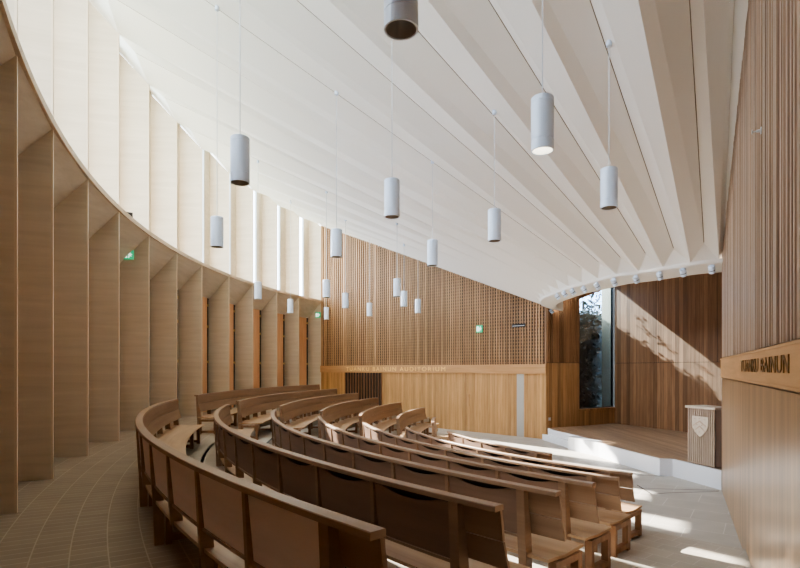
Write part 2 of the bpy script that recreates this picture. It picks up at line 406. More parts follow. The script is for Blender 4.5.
# slatted grille
m = MB(); m.box(gx0, gx1, -.012, .0, ZL, RB); 
gr = m.build('slatted_grille', M['dark']); gr.location = (FW0.x, FW0.y, 0); gr.rotation_euler = (0,0,rzf); tag(gr, 'dark opening with thin vertical oak slats in the far wall behind the benches', 'grille')
m = MB(); n_ = 13
for i in range(n_+1):
    x = gx0 + (gx1-gx0)*i/n_; m.box(x-.016, x+.016, -.06, -.012, ZL, RB)
m.build('vertical_slats', M['post'], gr)
# pale grey strip
a, b_ = s_of_px(517), s_of_px(524)
m = MB(); m.box(a, b_, -.012, .0, ZL, RB-.01); o = fw(m, 'service_panel', M['grey_panel']); o['kind'] = 'thing'; tag(o, 'narrow pale grey upright panel set in the oak boarding of the far wall', 'panel')
# ventilation slot
a, b_ = s_of_px(512), s_of_px(525.5); Yv = FL((a+b_)/2).y; zc = EYE+(369-325.5)/F*Yv
m = MB(); m.box(a, b_, -.02, .0, zc-.055, zc+.055, 0); m.box(a+.03, b_-.03, -.028, -.02, zc-.02, zc+.0, 1); o = fw(m, 'ventilation_slot', [M['black'], M['steel']]); o['kind'] = 'thing'; tag(o, 'small black horizontal slot high on the slatted far wall', 'vent')

def text(name, body, size, ext, mat, mw, parent=None, spacing=1.0):
    c = bpy.data.curves.new(name, 'FONT'); c.body = body; c.size = size; c.extrude = ext; c.align_x = 'LEFT'; c.align_y = 'CENTER'; c.space_character = spacing
    c.materials.append(mat); o = bpy.data.objects.new(name, c); link(o); 
    if parent is not None: o.parent = parent
    o.matrix_local = mw; return o
def wall_mat(x, y, z, sx=1.0):
    # local frame: text x -> wall x, text y -> z, facing -y
    return Matrix.Translation((x, y, z)) @ Matrix(((sx,0,0,0),(0,0,-1,0),(0,1,0,0),(0,0,0,1)))
sa, sb = s_of_px(347), s_of_px(446)
t = text('raised_lettering', 'TUANKU BAINUN AUDITORIUM', .25, .010, M['gold'], wall_mat(sa, -.05, EYE-.01), rl, 1.35)
bpy.context.view_layer.update(); wt = t.dimensions.x
t.matrix_local = wall_mat(sa, -.05, EYE-.01, (sb-sa)/max(wt, .1))

# ---------------------------------------------------------------- right wall (local x along the wall towards the stage, local +y into room)
rzr = math.atan2(RWD.y, RWD.x); RW0 = Vector((RWX(-1.2), -1.2, 0)); RWE = Vector((6.1, 10.1, 0)); RLEN = (RWE-RW0).length
def rw(mb, name, mats, label=None, kind='structure'):
    o = mb.build(name, mats); o.location = RW0; o.rotation_euler = (0,0,rzr); o['kind'] = kind
    if label: o['label'] = label
    return o
def rw_s(px):
    q = (px-400)/F; return (q*RW0.y - RW0.x)/(RWD.x - q*RWD.y)
def rw_top(s): 
    p = RW0 + RWD*s; sl = (wB.z-wA.z)/(wB.xy-wA.xy).length
    return wA.z + sl*((RWE-p).length) + .05
RRB, RRT = EYE-.150, EYE+.205
m = MB(); m.hexa([(0,-.2,RRT),(RLEN,-.2,RRT),(RLEN,-.02,RRT),(0,-.02,RRT),(0,-.2,rw_top(0)),(RLEN,-.2,rw_top(RLEN)+.3),(RLEN,-.02,rw_top(RLEN)+.3),(0,-.02,rw_top(0))])
wr = rw(m, 'wall_right', M['dark'], 'upper right hand wall of narrow upright oak battens')
m = MB(); x = 0.0
while x < RLEN-.03:
    w = random.choice([.022, .03, .045, .06]); g = random.choice([.004, .006, .010, .014]) if RLEN-x > 5.2 else .003
    if x+w > RLEN: w = RLEN-x
    y1 = random.choice([.0, .006, .012, .02]) if RLEN-x > 5.2 else random.choice([.0, .002, .004])
    m.hexa([(x,-.02,RRT),(x+w,-.02,RRT),(x+w,y1,RRT),(x,y1,RRT),(x,-.02,rw_top(x)),(x+w,-.02,rw_top(x+w)),(x+w,y1,rw_top(x+w)),(x,y1,rw_top(x))]); x += w+g
m.build('upright_battens', M['rw_batten'], wr)
m = MB(); m.box(0, RLEN+.0, -.2, .018, RRB, RRT-.012); m.box(0, RLEN, -.2, .028, RRT-.035, RRT-.012); m.box(0, RLEN, -.2, .028, RRB, RRB+.022)
rr = rw(m, 'trim_3', M['rail_oak'], 'oak rail with raised metal lettering on the right hand wall')
m = MB(); m.box(0, RLEN-.07, -.2, .0, ZL, RRB-.02); m.box(0, RLEN, -.2, -.02, RRB-.02, RRB); 
lw = rw(m, 'wall_right_lower', M['rw_lower'], 'lower right hand wall of upright oak boards')
m = MB(); m.box(RLEN-.055, RLEN, -.2, .004, ZL, RRB-.02); m.build('end_strip', M['lectern'], lw)
sa, sb = rw_s(743), rw_s(792.5)
# text reads from the observer: wall x grows away from the viewer, seen from the room the text must run towards the viewer
def rmat(x, z, sx): return Matrix.Translation((x, .022, z)) @ Matrix(((-sx,0,0,0),(0,0,1,0),(0,1,0,0),(0,0,0,1)))
t = text('raised_lettering', 'TUANKU BAINUN', .20, .004, M['old_brass'], rmat(sa, EYE+.03, 1), rr, 1.1)
bpy.context.view_layer.update(); wt = t.dimensions.x
t.matrix_local = rmat(sa, EYE+.03, (sa-sb)/max(wt, .1))

# ---------------------------------------------------------------- stage recess walls
RC = [Vector((4.78,17.42,0)), Vector((6.30,18.45,0)), Vector((7.67,19.05,0)), Vector((9.2,15.33,0)), Vector((10.35,12.55,0)), Vector((9.4,10.6,0)), Vector((6.1,10.1,0))]
HR = 3.02+EYE; SPL = EYE+.20
def wall_seg(name, A, B, mat, z0, z1, label, thick=.12, seamtop=False):
    d = (B-A); Lw = d.length; rz = math.atan2(d.y, d.x)
    m = MB(); m.box(0, Lw, .0, thick, z0, z1)
    o = m.build(name, mat); o.location = (A.x, A.y, 0); o.rotation_euler = (0,0,rz); o['kind'] = 'structure'; o['label'] = label
    return o, Lw
def upper_lower(i, nm, A, B, mu, ml, lab):
    o1, Lw = wall_seg('wall_'+nm+'_upper', A, B, mu, SPL+.012, HR, 'upper '+lab)
    o2, _ = wall_seg('wall_'+nm, A, B, ml, ZL, SPL, 'lower '+lab)
    m = MB(); m.box(0, Lw, .03, .1, SPL-.001, SPL+.013); m.build('shadow_gap', M['dark'], o2)
    return o1, o2, Lw
# panel wall next to the far wall, window wall, back wall, side walls
u1, l1, Lw = upper_lower(0, 'stage_side', RC[0], at(579.5,400,18.05).xy.to_3d(), M['stage_oak'], M['stage_oak_light'], 'oak boarding between the far wall and the tall stage window')
# battens on the upper side panel
m = MB(); x = .02
while x < Lw-.02: m.box(x, x+.035, -.03, .0, SPL+.012, HR); x += .095
m.build('upright_battens', M['stage_oak'], u1)
WA = at(579.5,400,18.05).xy.to_3d(); WB = RC[2]
wd = (WB-WA).normalized(); WL = (WB-WA).length; rzw = math.atan2(wd.y, wd.x)
SILL = EYE-1.36
o_, _ = wall_seg('wall_window_lower', WA, WB, M['stage_oak_light'], ZL, SILL-.06, 'boarding below the tall stage window')
win = MB(); win.box(.02, WL-.03, .10, .115, SILL, HR+.6)
wo = win.build('window_20', M['glass_stage']); wo.location = (WA.x, WA.y, 0); wo.rotation_euler = (0,0,rzw); wo['kind'] = 'structure'; wo['label'] = 'tall narrow window beside the stage with trees outside'
f = MB(); f.box(.0, .03, .02, .14, SILL, HR+.6); f.box(WL-.03, WL+.10, .05, .124, SILL, HR+.6); f.box(0, WL, .07, .14, SILL-.02, SILL+.03); f.build('window_frame', M['black'], wo)
f = MB(); f.box(-.04, WL+.25, -.05, .12, SILL-.06, SILL-.0); f.build('window_sill', M['stage_oak_light'], wo)
f = MB(); f.box(WL-.055, WL+.30, .125, .50, -.8, HR+.6); f.build('outer_reveal', M['reveal'], wo)
f = MB(); f.hexa([(-.02,.0,HR-.66),(WL,.0,HR-.02),(WL,.13,HR-.02),(-.02,.13,HR-.66),(-.02,.0,HR+.02),(WL,.0,HR+.02),(WL,.13,HR+.02),(-.02,.13,HR+.02)]); f.build('head_panel', M['stage_oak'], wo)  # added wedge, sloped to steepen the upper edge of the sun patch
u3, l3, Lb = upper_lower(0, 'stage_back', RC[2], RC[3]+(RC[4]-RC[3])*1.0, M['stage_oak'], M['stage_oak'], 'dark upright oak boarding behind the stage')
for s0 in (1.9, 3.95):
    m = MB(); m.box(s0-.006, s0+.006, -.002, .0, SPL, HR); m.build('shadow_gap', M['dark'], u3)
wall_seg('wall_stage_wing', RC[4], RC[5], M['stage_oak'], ZL, HR, 'oak boarding at the hidden side of the stage')
wall_seg('wall_stage_return', RC[5], RC[6]+Vector((.12,.03,0)), M['stage_oak'], ZL, HR, 'oak return wall behind the right hand wall end')
m = MB(); m.quad([Vector((v.x, v.y, HR)) for v in ([Vector((4.2,17.2,0)), Vector((5.0, 18.3,0)), Vector((7.6,19.15,0)), Vector((10.6,12.5,0)), Vector((9.6,10.4,0)), Vector((6.0,9.9,0)), Vector((4.7,12.1,0)), Vector((4.3,15.0,0))])])
struct(m, 'ceiling_stage', M['ceiling'], 'flat ceiling of the stage recess')

# ---------------------------------------------------------------- floor, terraces, stage
BC = lambda n: (12.025-.348*(n-1), 13.609+.062*(n-1))
BR = lambda n: 16.805-1.287*(n-1)
def tier_z(n): return -min(.14*(n-1), .80)
def clip(poly, P, nrm):
    out = []
    for a, b in zip(poly, poly[1:]+poly[:1]):
        da, db = (a-P).dot(nrm), (b-P).dot(nrm)
        if da >= 0: out.append(a)
        if (da >= 0) != (db >= 0): out.append(a + (b-a)*(da/(da-db)))
    return out
clips = [(RWE + RWN*.0, RWN), (FW0 + FWN*.0, FWN)]
wall_clips = list(clips)
def clipped(poly):
    for P, n in clips:
        poly = clip(poly, P, n)
        if len(poly) < 3: return []
    return poly
m = MB()
poly = [Vector((-9,-6,0)), Vector((12,-6,0)), Vector((12,30,0)), Vector((-9,30,0))]
big = [Vector((-8,-3,ZL)), Vector((-1,-3,ZL)), Vector((6.1,10.1,ZL)), Vector((10.6,12,ZL)), Vector((9.0,19,ZL)), Vector((4.78,17.6,ZL)), Vector((-4,26.2,ZL)), Vector((-8,22,ZL))]
big = [Vector((RWX(-2)+.0,-2,ZL)), Vector((6.15,10.1,ZL)), Vector((9.5,10.5,ZL)), Vector((10.5,12.6,ZL)), Vector((9.3,15.5,ZL)), Vector((7.8,19.2,ZL)), Vector((6.2,18.6,ZL)), Vector((4.78,17.5,ZL)), Vector((-4,26.1,ZL)), Vector((-8,20,ZL)), Vector((-8,8,ZL)), Vector((-4,-2,ZL))]
m.quad(big); struct(m, 'floor', M['slab'], 'pale limestone floor in front of the stage')
EDGE = .80
for n in range(1, 7):
    m = MB(); z = tier_z(n); zn = tier_z(n+1)
    clips = wall_clips if n < 5 else [wall_clips[0], (FW0+FWN*1.75, FWN)]
    clips_z = clips; onp = []
    cx, cy = BC(n); R = BR(n)-EDGE
    a0, a1 = -1.75, 1.35; NS = 120
    for j in range(NS):
        t0 = a0+(a1-a0)*j/NS; t1 = a0+(a1-a0)*(j+1)/NS
        p = lambda t, r: Vector((cx-r*math.cos(t), cy+r*math.sin(t), z))
        if n == 1: qo = [p(t0, R+1.8), p(t1, R+1.8)]
        else: qo = [p(t0, R+2.0), p(t1, R+2.0)]
        qs = clipped([p(t0, R), p(t1, R)] + list(reversed(qo)))
        if qs:
            m.quad(qs)
            if n >= 5: onp += [v.copy() for v in qs if abs((v-clips[1][0]).dot(FWN)) < 1e-4]
        A, B = p(t0, R), p(t1, R)
        if all((A-P).dot(nn) > 0 and (B-P).dot(nn) > 0 for P, nn in clips):
            m.quad([A, B, B+Vector((0,0,zn-z-.0)), A+Vector((0,0,zn-z))])
    if len(onp) > 1:
        onp.sort(key=lambda v: v.x); A, B = onp[0], onp[-1]; h = Vector((0,0,ZL-z)); m.quad([A, A+h, B+h, B])
    struct(m, 'floor_terrace_%d' % n, M['terrace'], 'stepped pale stone terrace between the benches')
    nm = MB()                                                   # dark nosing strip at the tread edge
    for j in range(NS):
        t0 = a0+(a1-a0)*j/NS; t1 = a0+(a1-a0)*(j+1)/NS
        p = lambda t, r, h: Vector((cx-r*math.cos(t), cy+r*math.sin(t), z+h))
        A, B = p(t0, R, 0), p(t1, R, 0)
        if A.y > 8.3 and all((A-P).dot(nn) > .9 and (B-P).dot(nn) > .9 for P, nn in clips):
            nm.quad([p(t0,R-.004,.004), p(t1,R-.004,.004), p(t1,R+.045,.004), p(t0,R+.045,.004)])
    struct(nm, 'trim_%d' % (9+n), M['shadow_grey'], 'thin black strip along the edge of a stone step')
# rear walkway of small pavers
m = MB(); NS = 90
for j in range(NS):
    t0 = 1.05 - 1.60*j/NS; t1 = 1.05-1.60*(j+1)/NS
    p = lambda t, r: Vector((OC[0]-r*math.cos(t), OC[1]-r*math.sin(t), .004))
    qs = clipped([p(t0, OR-2.35), p(t0, OR+.85), p(t1, OR+.85), p(t1, OR-2.35)])
    if qs: m.quad(list(reversed(qs)))
struct(m, 'floor_walkway', M['paver'], 'curved walkway of small clay pavers behind the last bench')
# stage
SP = [(6.10,10.12),(5.84,11.42),(5.58,11.46),(5.33,12.86),(5.20,13.96),(5.16,14.1),(4.97,14.72),(4.80,15.22),(5.12,15.36),(4.82,16.9),(4.84,17.44)]
back = [(6.28,18.4),(7.62,19.0),(10.3,12.6),(9.35,10.62)]
m = MB(); P = [Vector((x, y, STZ)) for x, y in SP+back]
stg = empty('stage', (6.5, 14, ZL), 0, label='raised stage with timber deck and white stone riser', cat='stage')
so = (6.5, 14, ZL)
m.quad(list(reversed(P))); m.build('deck', M['deck'], stg, off=so)
m = MB(); pp = [Vector((x, y, 0)) for x, y in SP]
for a, b in zip(pp, pp[1:]):
    d = (b-a).normalized(); n = Vector((-d.y, d.x, 0))
    if n.x > 0: n = -n
    m.quad([a+Vector((0,0,ZL)), b+Vector((0,0,ZL)), b+Vector((0,0,STZ)), a+Vector((0,0,STZ))])
    q = -n*.035
    m.quad([a+Vector((0,0,STZ+.003)), b+Vector((0,0,STZ+.003)), b+q+Vector((0,0,STZ+.003)), a+q+Vector((0,0,STZ+.003))])
m.quad([Vector((x, y, STZ+.004)) for x, y in ((4.80,15.22),(4.97,14.72),(5.16,14.1),(5.40,14.2),(5.12,15.36))])
m.build('riser', M['white_wall'], stg, off=so)
m = MB(); q = [(4.62,17.3),(4.86,15.9),(4.90,15.2),(5.12,15.36),(4.84,17.0)]
zz = ZL+.19
m.quad([Vector((x,y,zz)) for x,y in q])
for a, b in zip(q, q[1:]+q[:1]): m.quad([Vector((*a,ZL)), Vector((*b,ZL)), Vector((*b,zz)), Vector((*a,zz))])
o = m.build('stone_step', M['white_wall'], None, off=(4.85,16.2,ZL)); o.location = (4.85,16.2,ZL); tag(o, 'low white stone step at the corner of stage and far wall', 'step')
# floor hatch lines
m = MB()
def strip(pts, w=.012):
    for a, b in zip(pts, pts[1:]):
        a, b = Vector(a), Vector(b); d = (b-a).normalized(); n = Vector((-d.y, d.x, 0))*w
        m.quad([a-n, b-n, b+n, a+n])
def fl(px, py): Y = (EYE-ZL)*F/(py-369); return (((px-400)/F)*Y, Y, ZL+.003)
strip([fl(636,475.6), fl(664,476.2)]); strip([fl(640,489), fl(660,489), fl(719,490.5)]); strip([fl(650,494.5), fl(668,493), fl(719,491.6)]); strip([fl(637,485), fl(652,494.5)])
struct(m, 'trim_20', M['dark'], 'thin dark joint lines in the stone floor before the stage')

# ---------------------------------------------------------------- benches
def sweep(mb, n, a0, a1, prof, closed=True, step=.05, ends=True):
    """sweep prof [(dr, z)] round row n from angle a0 to a1"""
    cx, cy = BC(n); R = BR(n); z0 = tier_z(n); K = max(1, int(abs(a1-a0)*R/ .16)) if step else 1
    cols = []
    for j in range(K+1):
        t = a0+(a1-a0)*j/K
        cols.append([Vector((cx-(R+r)*math.cos(t), cy+(R+r)*math.sin(t), z0+z)) for r, z in prof])
    acc = [0]
    for p, q in zip(prof, prof[1:]+prof[:1]): acc.append(acc[-1]+math.hypot(p[0]-q[0], p[1]-q[1]))
    m_ = len(prof); rng = range(m_ if closed else m_-1); ou = random.random()*9; ov = random.random()*9
    for j in range(K):
        u0 = ou+R*(a1-a0)*j/K; u1 = ou+R*(a1-a0)*(j+1)/K
        for i in rng:
            q = (i+1) % m_
            mb.quad([cols[j][i], cols[j+1][i], cols[j+1][q], cols[j][q]], [(u0, ov+acc[i]), (u1, ov+acc[i]), (u1, ov+acc[i+1]), (u0, ov+acc[i+1])])
    if ends and closed:
        mb.quad(list(reversed(cols[0])), [(ou+r, ov+z) for r, z in reversed(prof)]); mb.quad(cols[-1], [(ou+r, ov+z) for r, z in prof])
CAPZ = .90
def ang(n, x, y): cx, cy = BC(n); return math.atan2(y-cy, cx-x)
def ang_px(n, px):
    cx, cy = BC(n); R = BR(n); s = (px-400)/F; best = None
    # first crossing (nearest the camera)
    a, b, c = s*s+1, -2*(s*cx+cy), cx*cx+cy*cy-R*R
    D = b*b-4*a*c
    if D < 0: return None
    Y = [(-b-math.sqrt(D))/(2*a), (-b+math.sqrt(D))/(2*a)]
    return [ang(n, s*y, y) for y in Y]
def ring_pt(n, t, r, z):
    cx, cy = BC(n); R = BR(n)+r; return Vector((cx-R*math.cos(t), cy+R*math.sin(t), tier_z(n)+z))
def radial_box(mb, n, t, w, r0, r1, z0, z1, r2=None, r3=None, mi=0):
    """box at angle t, width w; radial r0..r1 at the bottom, r2..r3 at the top"""
    R = BR(n); h = w/2/R; r2 = r0 if r2 is None else r2; r3 = r1 if r3 is None else r3
    mb.hexa([ring_pt(n,t-h,r0,z0), ring_pt(n,t+h,r0,z0), ring_pt(n,t+h,r1,z0), ring_pt(n,t-h,r1,z0),
             ring_pt(n,t-h,r2,z1), ring_pt(n,t+h,r2,z1), ring_pt(n,t+h,r3,z1), ring_pt(n,t-h,r3,z1)], mi)
PW = .76
def make_bench(n, a0, a1, label, tables=True, tail0=.12, tail1=.30, group=None):
    """a0 < a1: angles of the two ends; a0 = end beside the right wall"""
    R = BR(n); mid = (a0+a1)/2; loc = tuple(ring_pt(n, mid, -.3, 0))
    e = empty('curved_bench', loc, 0, label=label, cat='bench', group=group)
    B = lambda mb, name, mat: mb.build(name, mat, e, off=loc)
    m = MB(); sweep(m, n, a0, a1, [(-.060,CAPZ-.032),(-.060,CAPZ-.004),(-.056,CAPZ),(.014,CAPZ),(.018,CAPZ-.004),(.018,CAPZ-.032)]); B(m, 'top_rail', M['bench_cap'])
    # inner face: two curved boards leaning to the sitter
    m = MB(); sweep(m, n, a0, a1, [(-.048,CAPZ-.033),(-.030,CAPZ-.033),(-.054,CAPZ-.205),(-.072,CAPZ-.205),(-.066,CAPZ-.12)]); B(m, 'backrest_board', M['bench'])
    m = MB(); sweep(m, n, a0, a1, [(-.074,CAPZ-.212),(-.056,CAPZ-.212),(-.108,CAPZ-.38),(-.126,CAPZ-.38),(-.100,CAPZ-.30)]); B(m, 'backrest_board', M['bench'])
    # seat
    ex = -.09/R
    m = MB(); sweep(m, n, a0-ex, a1+ex*.4, [(-.03,.385),(-.03,.360),(-.30,.340),(-.54,.352),(-.575,.362),(-.57,.380),(-.53,.380),(-.30,.364)]); B(m, 'seat', M['seat'])
    # posts and panels
    s0, s1 = a0+tail1/R, a1-tail0/R; K = max(1, round((s1-s0)*R/PW)); dt = (s1-s0)/K; pw = .038
    for j in range(K+1):
        t = s0+dt*j; leg = (j % 2 == 0) or j == K
        m = MB(); w = .07 if j in (0, K) else pw
        if leg:
            radial_box(m, n, t, w, -.095, -.022, 0, .36, -.095, -.010)
        radial_box(m, n, t, w, -.095, -.010, .36, .50, -.085, .0); radial_box(m, n, t, w, -.085, .0, .50, CAPZ-.032, -.045, .0175); B(m, 'post', M['bench'] if not leg else M['post'] if False else M['bench'])
        if leg:
            m = MB()
            tt = t - (.20/R if j == 0 else 0)
            radial_box(m, n, tt, .07, -.50, -.44, 0, .345); radial_box(m, n, tt, .07, -.44, -.13, .29, .342); radial_box(m, n, tt, .07, -.44, -.13, .03, .08)
            radial_box(m, n, tt, .07, -.16, -.11, .0, .345)
            B(m, 'leg_frame', M['post'])
    for j in range(K):
        ta = s0+dt*j+pw/2/R+.004/R; tb = s0+dt*(j+1)-pw/2/R-.004/R; KK = 18; m = MB(); u0 = random.random()*9; v0 = random.random()*9
        zb = .515; c = []
        for i in range(KK+1):
            u = i/KK; t = ta+(tb-ta)*u; dip = 0
            if tables:
                w_ = max(0, 1-((u-.5)/.36)**2); dip = .036*w_
            zt = CAPZ-.036-(.006 if tables else 0)-dip
            f = (zt-zb)/(CAPZ-.04-zb); rr = -.030+(.036)*f - (.004 if not tables else 0)
            c.append((ring_pt(n,t,rr,zt), ring_pt(n,t,-.030,zb), ring_pt(n,t,rr-.014,zt), ring_pt(n,t,-.044,zb), u0+u*PW, zt))
        for p, q in zip(c, c[1:]):
            m.quad([q[0], p[0], p[1], q[1]], [(q[4],v0+q[5]),(p[4],v0+p[5]),(p[4],v0+zb),(q[4],v0+zb)])
            m.quad([p[0], q[0], q[2], p[2]], [(p[4],v0)]*4); m.quad([p[2], q[2], q[3], p[3]], [(p[4],v0)]*4); m.quad([p[1], p[3], q[3], q[1]], [(p[4],v0)]*4)
        m.quad([c[0][0], c[0][2], c[0][3], c[0][1]]); m.quad([c[-1][0], c[-1][1], c[-1][3], c[-1][2]])
        B(m, 'writing_tablet' if tables else 'back_panel', M['panel'] if tables else M['panel_pink'])
    # dark backing seen through the hand slots and joints
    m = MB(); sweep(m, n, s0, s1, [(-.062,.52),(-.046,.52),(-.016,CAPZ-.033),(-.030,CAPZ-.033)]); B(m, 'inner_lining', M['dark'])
    m = MB(); sweep(m, n, s0, s1, [(-.09,.495),(-.02,.495),(-.02,.514),(-.09,.514)]); B(m, 'bottom_rail', M['bench'])
    return e
ordn = ['rearmost', 'second', 'third', 'fourth', 'fifth', 'sixth', 'seventh']
for n in range(1, 8):
    px = {1: 374, 2: 497, 3: 557, 4: 593, 5: 617, 6: 631, 7: 550}[n]
    a0 = ang_px(n, px)[0]
    yend = {1: 10.75, 2: 11.25, 3: 11.6, 4: 11.75, 5: 11.6, 6: 11.85, 7: 12.0}[n]
    cx, cy = BC(n); a1 = math.asin((yend-cy)/BR(n))
    if n == 1: lab = 'long curved oak bench nearest the camera, its back of plain pinkish panels'
    else: lab = 'curved oak bench with fold-down tablets, %s row from the walkway, camera side of the aisle' % ordn[n-1]
    make_bench(n, a0, a1, lab, tables=(n > 1), group='curved benches on the near side of the aisle')
for n in range(1, 8):
    ys = {1: 12.3, 2: 12.35, 3: 12.65, 4: 12.95, 5: 13.25, 6: 13.9, 7: 14.0}[n]
    cx, cy = BC(n); a0 = math.asin((ys-cy)/BR(n))
    px = {1: 318.5, 2: 335.8, 3: 356.5, 4: 376.8, 5: 400, 6: 423.6, 7: 440}[n]
    c = ang_px(n, px); a1 = c[1]
    if n == 7: a1 = a0 + 1.5/BR(n)
    lab = 'curved oak bench beyond the aisle facing the stage, %s row from the timber fins' % (['first', 'second', 'third', 'fourth', 'fifth', 'sixth', 'last'][n-1])
    make_bench(n, a0, a1, lab, tables=(n > 1), tail0=.25, tail1=.15, group='curved benches on the far side of the aisle')

# ---------------------------------------------------------------- pendants
PEND = [(401,30,'at the top edge of the picture, showing its dark reflector'),(240,183,'large, hanging close in front of the high windows'),(217,247,'low, in front of the third pale window bay'),(392,217,'hanging at mid ceiling above the middle benches'),
 (336.5,257,'hanging where the fins meet the slatted wall'),(432.5,265.5,'small, just below the lower edge of the white ceiling'),(494.5,241,'hanging alone over the right half of the benches'),(542.5,151,'large and bright with a glowing white base'),
 (609,208,'nearest the stage, beside the right hand wall'),(258,299,'tiny, in front of the curved ledge'),(290.5,313,'tiny, just under the ledge'),(326.5,297.5,'small, left side of the slatted wall, upper of a pair'),
 (326.5,319.5,'small, left side of the slatted wall, lower of a pair'),(345.5,308,'small, second from the corner against the slatted wall'),(369.5,316,'small, alone and low against the slatted wall'),
 (397,296.5,'small, upper of two close together on the slatted wall'),(404,306.5,'small, lower of two close together on the slatted wall'),(418,313,'small, last to the stage side against the slatted wall')]
for i, (px, py, w) in enumerate(PEND):
    Y = 2.04*F/(369-py); x = (px-400)/F*Y; zb = EYE+2.04; r = .104; Lb = .50
    zc = ceil_z(x, Y)
    e = empty('pendant_lamp', (x, Y, zb), 0, label='white cylinder pendant lamp, '+w, cat='pendant lamp', group='white cylinder pendants')
    m = MB(); m.lathe((0,0,0), [(r-.012,.03),(r-.012,.0),(r,.0),(r,.095),(r-.003,.10),(r,.105),(r,Lb-.055),(r-.003,Lb-.05),(r,Lb-.045),(r,Lb-.01),(r-.012,Lb)], 32, cap=False)
    m.quad([( (r-.012)*math.cos(2*math.pi*j/32), (r-.012)*math.sin(2*math.pi*j/32), Lb) for j in range(32)]); m.build('lamp_body', M['white'], e)
    m = MB(); m.lathe((0,0,0), [(r-.013,.004),(r-.03,.05),(r-.055,.10),(.03,.13)], 28, cap=False); m.build('reflector', M['lens_on'] if i == 7 else M['reflector'], e)
    m = MB(); m.lathe((0,0,0), [(.032,.115),(.028,.105)], 16); m.build('bulb', M['lens_on'], e)
    m = MB(); m.tube((0,0,Lb-.002), (0,0,zc-zb), .006, 6); m.build('cable', M['cable'], e)
    m = MB(); m.lathe((0,0,zc-zb-.11), [(.012,0),(.035,.01),(.035,.07),(.02,.09),(.02,.13)], 14); m.build('ceiling_mount', M['white'], e)

# ---------------------------------------------------------------- stage spotlights
SPOTS = [(712,265),(683,270),(659,273.5),(635.5,278),(613,281),(596,285),(583,288),(571.5,291.5),(563,294),(556,297.5),(550,301),(552,308)]
for i, (px, py) in enumerate(SPOTS):
    s = (px-400)/F; best = min(range(len(edge)), key=lambda j: abs(edge[j].x/edge[j].y - s) + (0 if (i < 10) == (edge[j].y < 15.0) else 5))
    p = edge[best]; d = (CC-p); d.z = 0; d.normalize(); q = p + d*.10; 
    if i < 10: q = q - Vector((q.x - s*q.y, 0, 0))*.8
    zt = HV_IN-.06
    e = empty('stage_spotlight', (q.x, q.y, zt), 0, label='small white spotlight under the ceiling edge, %s from the right hand wall' % ['first','second','third','fourth','fifth','sixth','seventh','eighth','ninth','tenth','eleventh','twelfth'][i], cat='spotlight', group='stage spotlights along the bulkhead')
    A = Vector((d.x*.6, d.y*.6, -.75)).normalized().to_track_quat('Z', 'Y').to_matrix()
    m = MB(); m.lathe((0,0,-.045), [(.03,0),(.03,.05)], 12); m.tube((0,0,-.09),(0,0,-.03),.012); m.build('mount', M['white'], e)
    m = MB(); m.lathe((0,0,-.06), [(.02,-.045),(.055,-.04),(.06,.03)], 16, axis=A); m.lathe((0,0,-.06), [(.058,.046),(.058,.10),(.045,.102)], 16, axis=A); m.build('lamp_head', M['white'], e)
    m = MB(); m.lathe((0,0,-.06), [(.055,.03),(.055,.046)], 16, axis=A); m.build('dark_band', M['shadow_grey'], e)

# ---------------------------------------------------------------- lectern
Lf = Vector((5.93,11.0,STZ)); Rf = Vector((6.10,10.33,STZ)); dl = (Rf-Lf); wl_ = dl.length; rzl = math.atan2(dl.y, dl.x)
le = empty('lectern', Lf, rzl, label='upright slatted lectern with a shield emblem standing at the stage edge', cat='lectern')
m = MB(); m.box(.0, wl_, .03, .42, .02, 1.13); m.build('body', M['lectern'], le)
m = MB(); n_ = 13
for i in range(n_):
    x = wl_*(i+.5)/n_; m.box(x-.0135, x+.0135, .0, .034, .02, 1.13)
m.build('front_slats', M['lectern'], le)
m = MB(); m.box(.0, wl_, .027, .034, .02, 1.13); m.build('slat_backing', M['dark'], le)
m = MB(); m.box(-.03, wl_+.03, -.03, .45, 1.135, 1.18); m.build('top_board', M['shield'], le)
# shield
m = MB(); cx_, cz_ = wl_*.50, .84; pts = []
hw, ht, hb = .205, .14, .24
for j in range(17):
    t = j/16; pts.append((cx_+hw*(1-t**2.3), cz_+.02-(hb+.05)*t**1.05))
pts = [(cx_+hw, cz_+ht)] + pts + [(2*cx_-x, z) for x, z in reversed(pts[:-1])] + [(cx_-hw, cz_+ht)]
f0 = [Vector((x, -.022, z)) for x, z in pts]; f1 = [Vector((x, .0, z)) for x, z in pts]
m.quad(f0)
for j in range(len(pts)): q = (j+1) % len(pts); m.quad([f0[j], f0[q], f1[q], f1[j]])
sh = m.build('shield', M['shield'], le)
m = MB()
for zc in (.03, -.07):
    for sgn in (-1, 1):
        xa, xb = cx_, cx_+sgn*.165*(1 if zc > 0 else .8); za, zb2 = cz_+zc+.03, cz_+zc-.07
        P4 = [(xa, za), (xb, zb2), (xb, zb2-.028), (xa, za-.028)]
        if sgn < 0: P4 = [P4[0], P4[3], P4[2], P4[1]]
        m.quad([Vector((x, -.028, z)) for x, z in P4])
        m.quad([Vector((P4[0][0], -.028, P4[0][1])), Vector((P4[1][0], -.028, P4[1][1])), Vector((P4[1][0], -.02, P4[1][1])), Vector((P4[0][0], -.02, P4[0][1]))])
for bx, bz in ((-.12,.09),(0,.10),(.12,.09),(-.06,-.01-.02),(.06,-.03),(0,-.17)):
    q = [(bx-.022,bz),(bx-.008,bz+.012),(bx+.02,bz+.008),(bx+.006,bz-.006),(bx-.004,bz-.016)]
    m.quad([Vector((cx_+x, -.027, cz_+z)) for x, z in reversed(q)])
m.build('shield_emblem', M['lectern'], sh)

